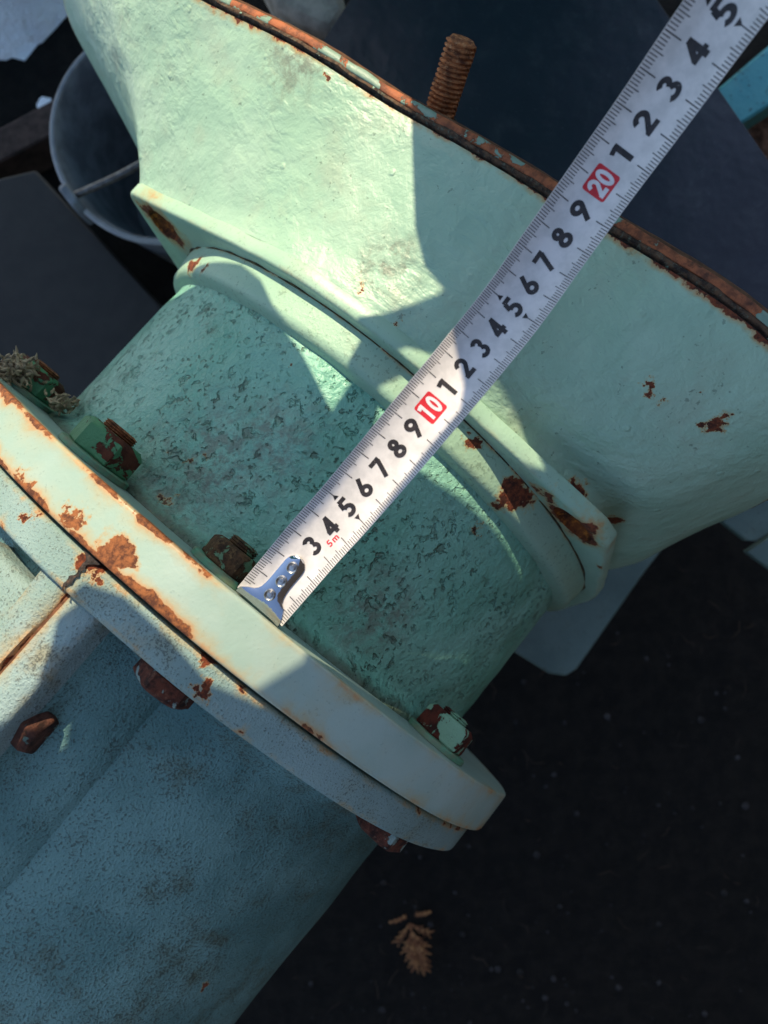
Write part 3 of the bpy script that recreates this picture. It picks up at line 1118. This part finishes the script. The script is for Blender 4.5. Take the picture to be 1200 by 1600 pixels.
# hook: bright plate with a flared end, rounded tongue, three rivets and a turned-down lip
HK = [(0.0, 0.0)]
outl = [(-0.06, 1.10), (0.10, 1.08), (0.26, 0.86), (0.38, 0.62), (0.55, 0.47), (0.9, 0.42), (1.6, 0.42)]
outl += [(1.95 + 0.42 * math.sin(R(a)), 0.42 * math.cos(R(a))) for a in range(0, 181, 20)]
outl += [(1.2, -0.42), (0.85, -0.46), (0.62, -0.58), (0.50, -0.78), (0.25, -0.92), (0.05, -1.0), (-0.06, -1.02)]
mb = MB()
cc = [(0.0 + 0.02, 0.0)]
ns = 30
tops, bots = [], []
cs_ = [s for s in (-0.06, 0.0, 0.1, 0.18, 0.26, 0.38, 0.5, 0.62, 0.8, 1.0, 1.25, 1.6, 1.95, 2.1, 2.2, 2.28, 2.34, 2.365)]


def hook_edge(s, up_):
    pts = [q for q in outl if (q[1] > 0 if up_ else q[1] <= 0)]
    pts = sorted(pts)
    if s >= 1.95:
        return (1 if up_ else -1) * math.sqrt(max(0.0, 0.42 ** 2 - (s - 1.95) ** 2))
    return interp(pts, s)


for h in (0.055, 0.012):
    rows = []
    for s in cs_:
        t1, t0 = hook_edge(s, True), hook_edge(s, False)
        rows.append([tp(s, t0 + (t1 - t0) * j / 10, h + 0.13 * (1 - (2 * j / 10 - 1) ** 2)) for j in range(11)])
    mb.grid(rows)
for j, up_ in ((10, True), (0, False)):
    mb.grid([[tp(s, hook_edge(s, up_), h) for s in cs_] for h in (0.055, 0.012)])
rows = []
for (ds, dh) in ((-0.06, 0.055), (-0.11, 0.045), (-0.14, 0.0), (-0.14, -0.35), (-0.13, -0.75), (-0.08, -0.75), (-0.06, 0.012)):
    rows.append([tp(ds, -1.02 + 2.12 * j / 10, dh) for j in range(11)])
mb.grid(rows)
hook = mb.build('hook', m_chrome, tape, smooth_deg=35)
for s, t in ((0.62, 0.0), (1.28, 0.0), (1.93, 0.02)):
    mb = MB()
    rows = []
    for (rr, h) in ((0.23, 0.13), (0.23, 0.20), (0.20, 0.215), (0.17, 0.19), (0.12, 0.18), (0.10, 0.225), (0.06, 0.235), (0.01, 0.23)):
        rows.append([tp(s + rr * math.cos(2 * math.pi * j / 24), t + rr * math.sin(2 * math.pi * j / 24), h) for j in range(24)])
    mb.grid(rows, closed=True)
    mb.build('rivet', m_rivet, hook, smooth_deg=35)

# ------------------------------------------------------------------ ground and the things around
m = Mat('soil')
n1 = m.noise(0.5, 8, 0.7)
n2 = m.noise(3.0, 5, 0.7, off=4)
col = m.mix(m.step(n1, 0.35, 0.7), (0.008, 0.008, 0.008, 1), (0.018, 0.016, 0.014, 1))
col = m.mix(m.math('MULTIPLY', m.step(n2, 0.66, 0.75), 0.6), col, (0.06, 0.055, 0.05, 1))
m_soil = m.done(col, 0.95, 0.0, m.bump(n2, 0.25, m.bump(n1, 1.2)), 0.15)
mb = MB()
gx = [-3000, -600, -200] + [-120 + 5 * i for i in range(49)] + [200, 600, 3000]
rows = []
for y in gx:
    rows.append([Vector((x, y, (0.7 * noise.noise(Vector((x * 0.06, y * 0.06, 0))) + 0.4 * noise.noise(Vector((x * 0.2, y * 0.2, 4)))) if abs(x) < 130 and abs(y) < 130 else 0)) for x in gx])
mb.grid(rows)
tag(mb.build('ground', m_soil), kind='structure', label='black damp soil under the pump')


def ground_at(u, v):
    d = CAM_D + GZ
    p = at(u, v, d)
    return p


m_grit = plain('grit', srgb(12, 11, 11), 0.9, c2=srgb(44, 44, 46), scale=0.30)
mb = MB()
for i in range(420):
    p = ground_at(random.uniform(420, 1260), random.uniform(900, 1640))
    r = random.choice((0.06, 0.08, 0.10, 0.12, 0.16, 0.3)) * random.uniform(0.6, 1.5)
    pts = []
    ring = 6
    b = len(mb.v)
    rows = []
    for (z, k) in ((0.0, 0.9), (0.45, 1.0), (0.9, 0.55), (1.05, 0.05)):
        rows.append([p + Vector((math.cos(2 * math.pi * j / ring) * r * k * random.uniform(0.75, 1.2), math.sin(2 * math.pi * j / ring) * r * k * random.uniform(0.75, 1.2), z * r * 0.5 + 0.1)) for j in range(ring)])
    mb.grid(rows, closed=True)
tag(mb.build('grit', m_grit), kind='stuff', label='small pale grit scattered on the black soil')

# dried thuja sprig on the soil
m_twig = plain('dry_needles', srgb(104, 62, 36), 0.85, c2=srgb(150, 108, 68), scale=1.5)
mb = MB()
org = ground_at(640, 1440) + Vector((0, 0, 0.4))


def spray(mb, p, ang, ln, lift, n, r):
    pts = []
    for i in range(n + 1):
        f = i / n
        pts.append(p + Vector((math.cos(ang) * ln * f, math.sin(ang) * ln * f, lift * math.sin(math.pi * f))))
    for i in range(n):
        q0, q1 = pts[i], pts[i + 1]
        rr = r * (1.0 if i < n - 1 else 0.7)
        mb.tube([q0, q0.lerp(q1, 0.55), q1], [rr * 0.6, rr * 1.25, rr * 0.45], 5)
    return pts


main = spray(mb, org, R(-75), 4.6, 0.7, 6, 0.16)
for k, (i, da) in enumerate(((0, 0.9), (0, -0.9), (1, 0.55), (1, -0.6), (2, 0.5), (2, -0.5), (3, 0.42), (3, -0.45), (4, 0.4), (4, -0.4), (5, 0.3))):
    sub = spray(mb, main[i], R(-75) + da, 2.6 - 0.25 * i, 0.3, 4, 0.14)
    for q in sub[1:-1]:
        for dd in (0.5, -0.5):
            spray(mb, q, R(-75) + da + dd, 0.9, 0.1, 2, 0.11)
spray(mb, org + Vector((-0.4, 0.8, 0)), R(200), 2.0, 0.2, 4, 0.22)
spray(mb, org + Vector((0.6, 1.0, 0)), R(10), 1.8, 0.2, 4, 0.24)
tag(mb.build('conifer_sprig', m_twig), 'small dried brown conifer sprig lying on the black soil', 'sprig')

mb = MB()
for i in range(140):
    p = ground_at(random.uniform(420, 1260), random.uniform(880, 1640)) + Vector((0, 0, random.uniform(0.3, 0.7)))
    an, ln = random.uniform(0, 6.28), random.uniform(0.5, 2.4)
    bend = random.uniform(-0.6, 0.6)
    pts = [p, p + Vector((math.cos(an), math.sin(an), 0.15)) * ln * 0.5, p + Vector((math.cos(an + bend), math.sin(an + bend), 0)) * ln]
    mb.tube(pts, [0.03, 0.045, 0.02], 4, cap=False)
tag(mb.build('litter', plain('litter_brown', srgb(26, 21, 17), 0.9, c2=srgb(62, 48, 36), scale=0.2)), kind='stuff', label='dead needles and stalks strewn over the black soil')

# bucket
BD = 66.0
bc = at(252, 205, BD)
bucket = empty('bucket', (bc.x, bc.y, 0.6))
tag(bucket, 'dark grey bucket with wire handle on the ground beside the flared casing', 'bucket')
m_bucket = plain('bucket_rubber', srgb(92, 96, 104), 0.42, c2=srgb(120, 124, 132), scale=0.5, bump=0.03)
m_wire = plain('bucket_wire', srgb(112, 110, 108), 0.45, 0.6, c2=srgb(80, 74, 70))
BH = bc.z - 0.6
RB = 173 * BD / FPX


def vlathe(prof, n=72):
    mb = MB()
    mb.grid([[Vector((r * math.cos(2 * math.pi * j / n), r * math.sin(2 * math.pi * j / n), z)) for j in range(n)] for (r, z) in prof], closed=True)
    return mb


vlathe([(0.01, 0), (RB * 0.76, 0), (RB * 0.98, BH - 0.4), (RB * 0.965, BH - 0.2), (RB * 0.945, BH - 0.5), (RB * 0.72, 0.5), (0.01, 0.5)]).build('bucket_wall', m_bucket, bucket)
vlathe([(RB * 0.985, BH - 0.7), (RB * 1.015, BH - 0.6), (RB * 1.02, BH - 0.2), (RB, BH), (RB * 0.975, BH - 0.05), (RB * 0.965, BH - 0.4)]).build('bucket_rim', plain('bucket_rim_rubber', srgb(130, 132, 140), 0.5, c2=srgb(150, 150, 154), scale=0.8), bucket)
pe = at(126, 300, BD) - at(252, 205, BD)
pe.z = 0
pen = pe.normalized()
ear = MB()
tn = Vector((-pen.y, pen.x, 0))
e0 = pen * RB * 0.96
ear.prism([e0 + tn * x + Vector((0, 0, z)) for (x, z) in ((-1.6, BH - 2.6), (1.6, BH - 2.6), (1.5, BH + 0.1), (0.9, BH + 0.9), (-0.9, BH + 0.9), (-1.5, BH + 0.1))], pen * 0.9)
ear.build('handle_ear', m_bucket, bucket, bevel=0.2)
mb = MB()
e1 = e0 + pen * 0.3 + Vector((0, 0, BH + 0.2))
pts = []
far = -pen * RB * 0.9 + Vector((0, 0, BH + 0.2))
for i in range(25):
    f = i / 24
    q = e1.lerp(far, f)
    q += (tn * 0.5 + Vector((0, 0, 0.35))) * 5.0 * math.sin(math.pi * f)
    pts.append(q)
mb.tube(pts, 0.33, 8)
mb.build('wire_handle', m_wire, bucket)

# snow bank and old boards at the left
m = Mat('snow')
sn = m.noise(0.6, 6, 0.6)
m_snow = m.done(m.mix(m.step(sn, 0.3, 0.7), (0.86, 0.89, 0.96, 1), (0.92, 0.94, 0.98, 1)), 0.7, 0.0, m.bump(sn, 0.6))
mb = MB()
rows = []
for i in range(41):
    row = []
    for j in range(41):
        x, y = -110 + 2.0 * j, 28 + 2.0 * i
        edge = (x * 0.50 - y * 0.87) + 65 + 3.0 * noise.noise(Vector((x * 0.1, y * 0.1, 2))) + 1.2 * noise.noise(Vector((x * 0.4, y * 0.4, 2)))
        z = 9.0 * smooth(0, 9, -edge) ** 0.7 - 0.6 + 0.6 * noise.noise(Vector((x * 0.12, y * 0.12, 9)))
        row.append(Vector((x, y, max(z, -1.0))))
    rows.append(row)
mb.grid(rows)
tag(mb.build('snow', m_snow), kind='structure', label='bluish snow bank in the shade behind the bucket')
m_board = rusty('old_board', srgb(46, 36, 32), srgb(72, 56, 50), scale=0.8, bump=0.1)
m_blackboard = plain('tarred_board', srgb(24, 22, 22), 0.7, c2=srgb(34, 31, 30), scale=0.6, bump=0.05)


def plank(name, px, d, thick, mat, label, cat, bev=0.25, group=None):
    o0 = at(*px[0], d)
    org_ = Vector((o0.x, o0.y, o0.z - thick))
    mb = MB()
    mb.prism([at(u, v, d) - org_ for (u, v) in px], Vector((0, 0, -thick)))
    o = mb.build(name, mat, None, bevel=bev)
    o.location = org_ * CM
    return tag(o, label, cat, group)


plank('timber', ((-120, 262), (110, 140), (150, 175), (-120, 315)), 76, 5.0, m_board, 'weathered brown timber at the edge of the snow bank', 'timber')
plank('tarred_board', ((-220, 330), (55, 265), (300, 530), (90, 760), (-260, 700)), 72, 2.0, m_blackboard, 'matte black board lying left of the pump neck', 'board')

# black sheet behind the rim, with what lies round it
m = Mat('black_sheet')
s1 = m.noise(0.10, 4, 0.6)
s2 = m.noise(5.0, 4, 0.7, off=3)
s3 = m.noise(0.35, 6, 0.75, 0.6, off=9)
m_sheet = m.done(m.mix(m.math('MULTIPLY', m.step(s3, 0.45, 0.75), 0.8), m.mix(m.step(s2, 0.62, 0.68), (0.009, 0.012, 0.026, 1), (0.035, 0.04, 0.055, 1)), (0.035, 0.038, 0.05, 1)), m.math('MULTIPLY_ADD', s1, 0.25), 0.0, m.bump(s1, 0.3, m.bump(s2, 0.01)), 0.5)
[n_ for n_ in m_sheet.node_tree.nodes if n_.type == 'MATH' and n_.operation == 'MULTIPLY_ADD'][0].inputs[2].default_value = 0.22
plank('steel_sheet', ((640, -140), (380, 250), (900, 700), (1450, 610), (930, -140)), 54, 0.5, m_sheet, 'glossy black steel sheet lying behind the pump rim under the tape', 'sheet', 0.05)
m_turq = paint('turquoise_paint', (0.07, 0.36, 0.42, 1), (0.10, 0.42, 0.45, 1), (0.2, 0.3, 0.25, 1), speck=0.6, speck_scale=2.0, spots=[(2, 1, 0, 2.0), (6, 6, 0, 2.5), (8, 3, 0, 1.5)], chip_lv=0.7)
plank('turquoise_beam', ((1090, 165), (1260, 20), (1330, 80), (1150, 200)), 60, 6.0, m_turq, 'turquoise painted beam end poking out right of the tape', 'beam')
plank('rotten_log', ((1120, 215), (1300, 70), (1420, 220), (1230, 400)), 64, 6.0, rusty('bark', srgb(70, 48, 36), srgb(140, 100, 76), srgb(170, 134, 112), scale=1.0, bump=0.6), 'dark brown rotten log beyond the edge of the black sheet', 'log', 0.8)
plank('concrete_lump', ((395, -60), (470, -40), (530, -30), (542, 15), (518, 52), (478, 35), (430, 8)), 57, 4.0, plain('concrete', srgb(150, 142, 132), 0.9, c2=srgb(184, 174, 162), scale=0.7, bump=0.3), 'small grey concrete lump behind the orange rim at top', 'lump', 0.6)

# dry moss caught on the leftmost nut
m_moss = plain('dry_moss', srgb(176, 156, 124), 0.9, c2=srgb(118, 104, 76), scale=1.5)
mb = MB()
for (cu, cv, dd, rx, n) in ((24, 578, 36.2, 0.95, 300), (96, 630, 36.6, 0.5, 90)):
    c = at(cu, cv, dd)
    for i in range(n):
        q = c + Vector((random.gauss(0, rx * 0.50), random.gauss(0, rx * 0.34), random.gauss(0, 0.30)))
        pts = [q]
        d = Vector((random.uniform(-1, 1), random.uniform(-1, 1), random.uniform(-0.4, 0.6))).normalized()
        for k in range(3):
            d = (d + Vector((random.uniform(-1, 1), random.uniform(-1, 1), random.uniform(-0.6, 0.5))) * 0.9).normalized()
            pts.append(pts[-1] + d * random.uniform(0.08, 0.2))
        mb.tube(pts, [0.05, 0.085, 0.06, 0.02], 4, cap=False)
tag(mb.build('dry_moss', m_moss), 'tuft of dry tan moss caught on the leftmost flange nut', 'moss')

# ------------------------------------------------------------------ added awning between sun and pump (unseen, holes cut to throw the sun patches)
EU = Vector((SH.y, -SH.x, 0))
EV = S.cross(EU)
EV = EV if EV.z > 0 else -EV
WPL = 88.0
W1 = [(-24, 5), (5.2, 5), (4.9, 22), (4.3, 25.6), (3.8, 27.9), (3.5, 29.4), (3.6, 30.6), (4.2, 31.5), (2.6, 31.5), (0.4, 31.4), (-1.5, 33.0), (-2.4, 30.5), (-3.3, 28.7), (-3.7, 27.2), (-4.6, 25.6), (-7, 23.0), (-10, 21.0), (-14, 19.2), (-24, 13)]
L2 = [(0.0, 34.1), (0.6, 33.1), (2.2, 32.8), (4.5, 33.3), (5.5, 33.8), (6.6, 34.5), (7.3, 36.2), (5.5, 35.9), (2.5, 35.2)]
W3 = [(-25, 26.5), (-17, 29), (-14.8, 31.6), (-12.2, 35.4), (-9.8, 38.2), (-7.6, 40.4), (-6.2, 40.7), (-4.4, 40.8), (-2.2, 40.3), (0.6, 39.4), (2.2, 38.8), (3.4, 38.1), (3.5, 39.2), (3.2, 39.8), (1.0, 40.6), (-1.2, 41.4), (-3.2, 42.1), (-4.0, 43.3), (-6, 44.1), (-7.6, 43.6), (-8.8, 42.3), (-10.2, 41.0), (-11.6, 40.4), (-12.9, 41.0), (-13.5, 42.2), (-14.2, 43.4), (-16, 44.0), (-25, 44.4)]
OUTER = [(-46, -40), (52, -40), (52, 54), (-46, 54)]
bm = bmesh.new()
for loop in (OUTER, W1, L2, W3):
    vs = [bm.verts.new((EU * u + EV * v + S * WPL) * CM) for (u, v) in loop]
    for i_ in range(len(vs)):
        bm.edges.new((vs[i_], vs[(i_ + 1) % len(vs)]))
bmesh.ops.triangle_fill(bm, use_beauty=True, use_dissolve=False, edges=bm.edges[:])
inside = [f for f in bm.faces if any(all(((b_[0] - a_[0]) * (q[1] - a_[1]) - (b_[1] - a_[1]) * (q[0] - a_[0])) != 0 for a_, b_ in zip(lp, lp[1:])) and
          sum(((a_[1] > q[1]) != (b_[1] > q[1])) and (q[0] < (b_[0] - a_[0]) * (q[1] - a_[1]) / (b_[1] - a_[1]) + a_[0]) for a_, b_ in zip(lp, lp[1:] + lp[:1])) % 2
          for lp in (W1, L2, W3) for q in [((f.calc_center_median() / CM).dot(EU), (f.calc_center_median() / CM).dot(EV))])]
bmesh.ops.delete(bm, geom=inside, context='FACES_ONLY')
me = bpy.data.meshes.new('gobo_sheet')
bm.to_mesh(me)
bm.free()
mt = Mat('gobo_tint')
cv = mt.noise(0.08, 4)
cvc = mt.mix(cv, (0.14, 0.39, 0.42, 1), (0.18, 0.45, 0.48, 1))  # teal and translucent, to tint the shade below
dif, tra, mxs = mt.n.new('ShaderNodeBsdfDiffuse'), mt.n.new('ShaderNodeBsdfTranslucent'), mt.n.new('ShaderNodeMixShader')
mt.l.new(cvc, dif.inputs[0])
mt.l.new(cvc, tra.inputs[0])
mxs.inputs[0].default_value = 0.4
mt.l.new(dif.outputs[0], mxs.inputs[1])
mt.l.new(tra.outputs[0], mxs.inputs[2])
mt.l.new(mxs.outputs[0], mt.n['Material Output'].inputs['Surface'])
me.materials.append(mt.mat)
gobo_root = empty('gobo', (0, 0, 0))
tag(gobo_root, 'unseen added awning on poles outside the frame, shading the pump', 'gobo')
cl = bpy.data.objects.new('gobo_sheet', me)
COL.objects.link(cl)
cl.parent = gobo_root
sd_ = cl.modifiers.new('thickness', 'SOLIDIFY')
sd_.thickness = 0.002
for (u, v) in ((-46, 54), (52, 54)):
    q = EU * u + EV * v + S * WPL
    mb = MB()
    mb.tube([Vector((q.x, q.y, 0)), Vector((q.x, q.y, q.z + 2))], 1.6, 10)
    mb.build('gobo_pole', m_board, gobo_root)

# dark unseen wall added outside the frame to darken the lower right
blocker = empty('sky_blocker', p_h * 73)
tag(blocker, 'dark unseen wall standing outside the frame to the lower right', 'blocker')
m_blocker = rusty('blocker_board', srgb(40, 36, 34), srgb(58, 52, 48), scale=0.3, bump=0.2)
for i_ in range(14):
    mb = MB()
    mb.box(a_h * (-130 + 20 * i_) + Vector((0, 0, 130 + random.uniform(-2, 2))), (9.7, 1.2, 130), Matrix((a_h, -p_h, Vector((0, 0, 1)))).transposed())
    mb.build('board', m_blocker, blocker, smooth_deg=0)
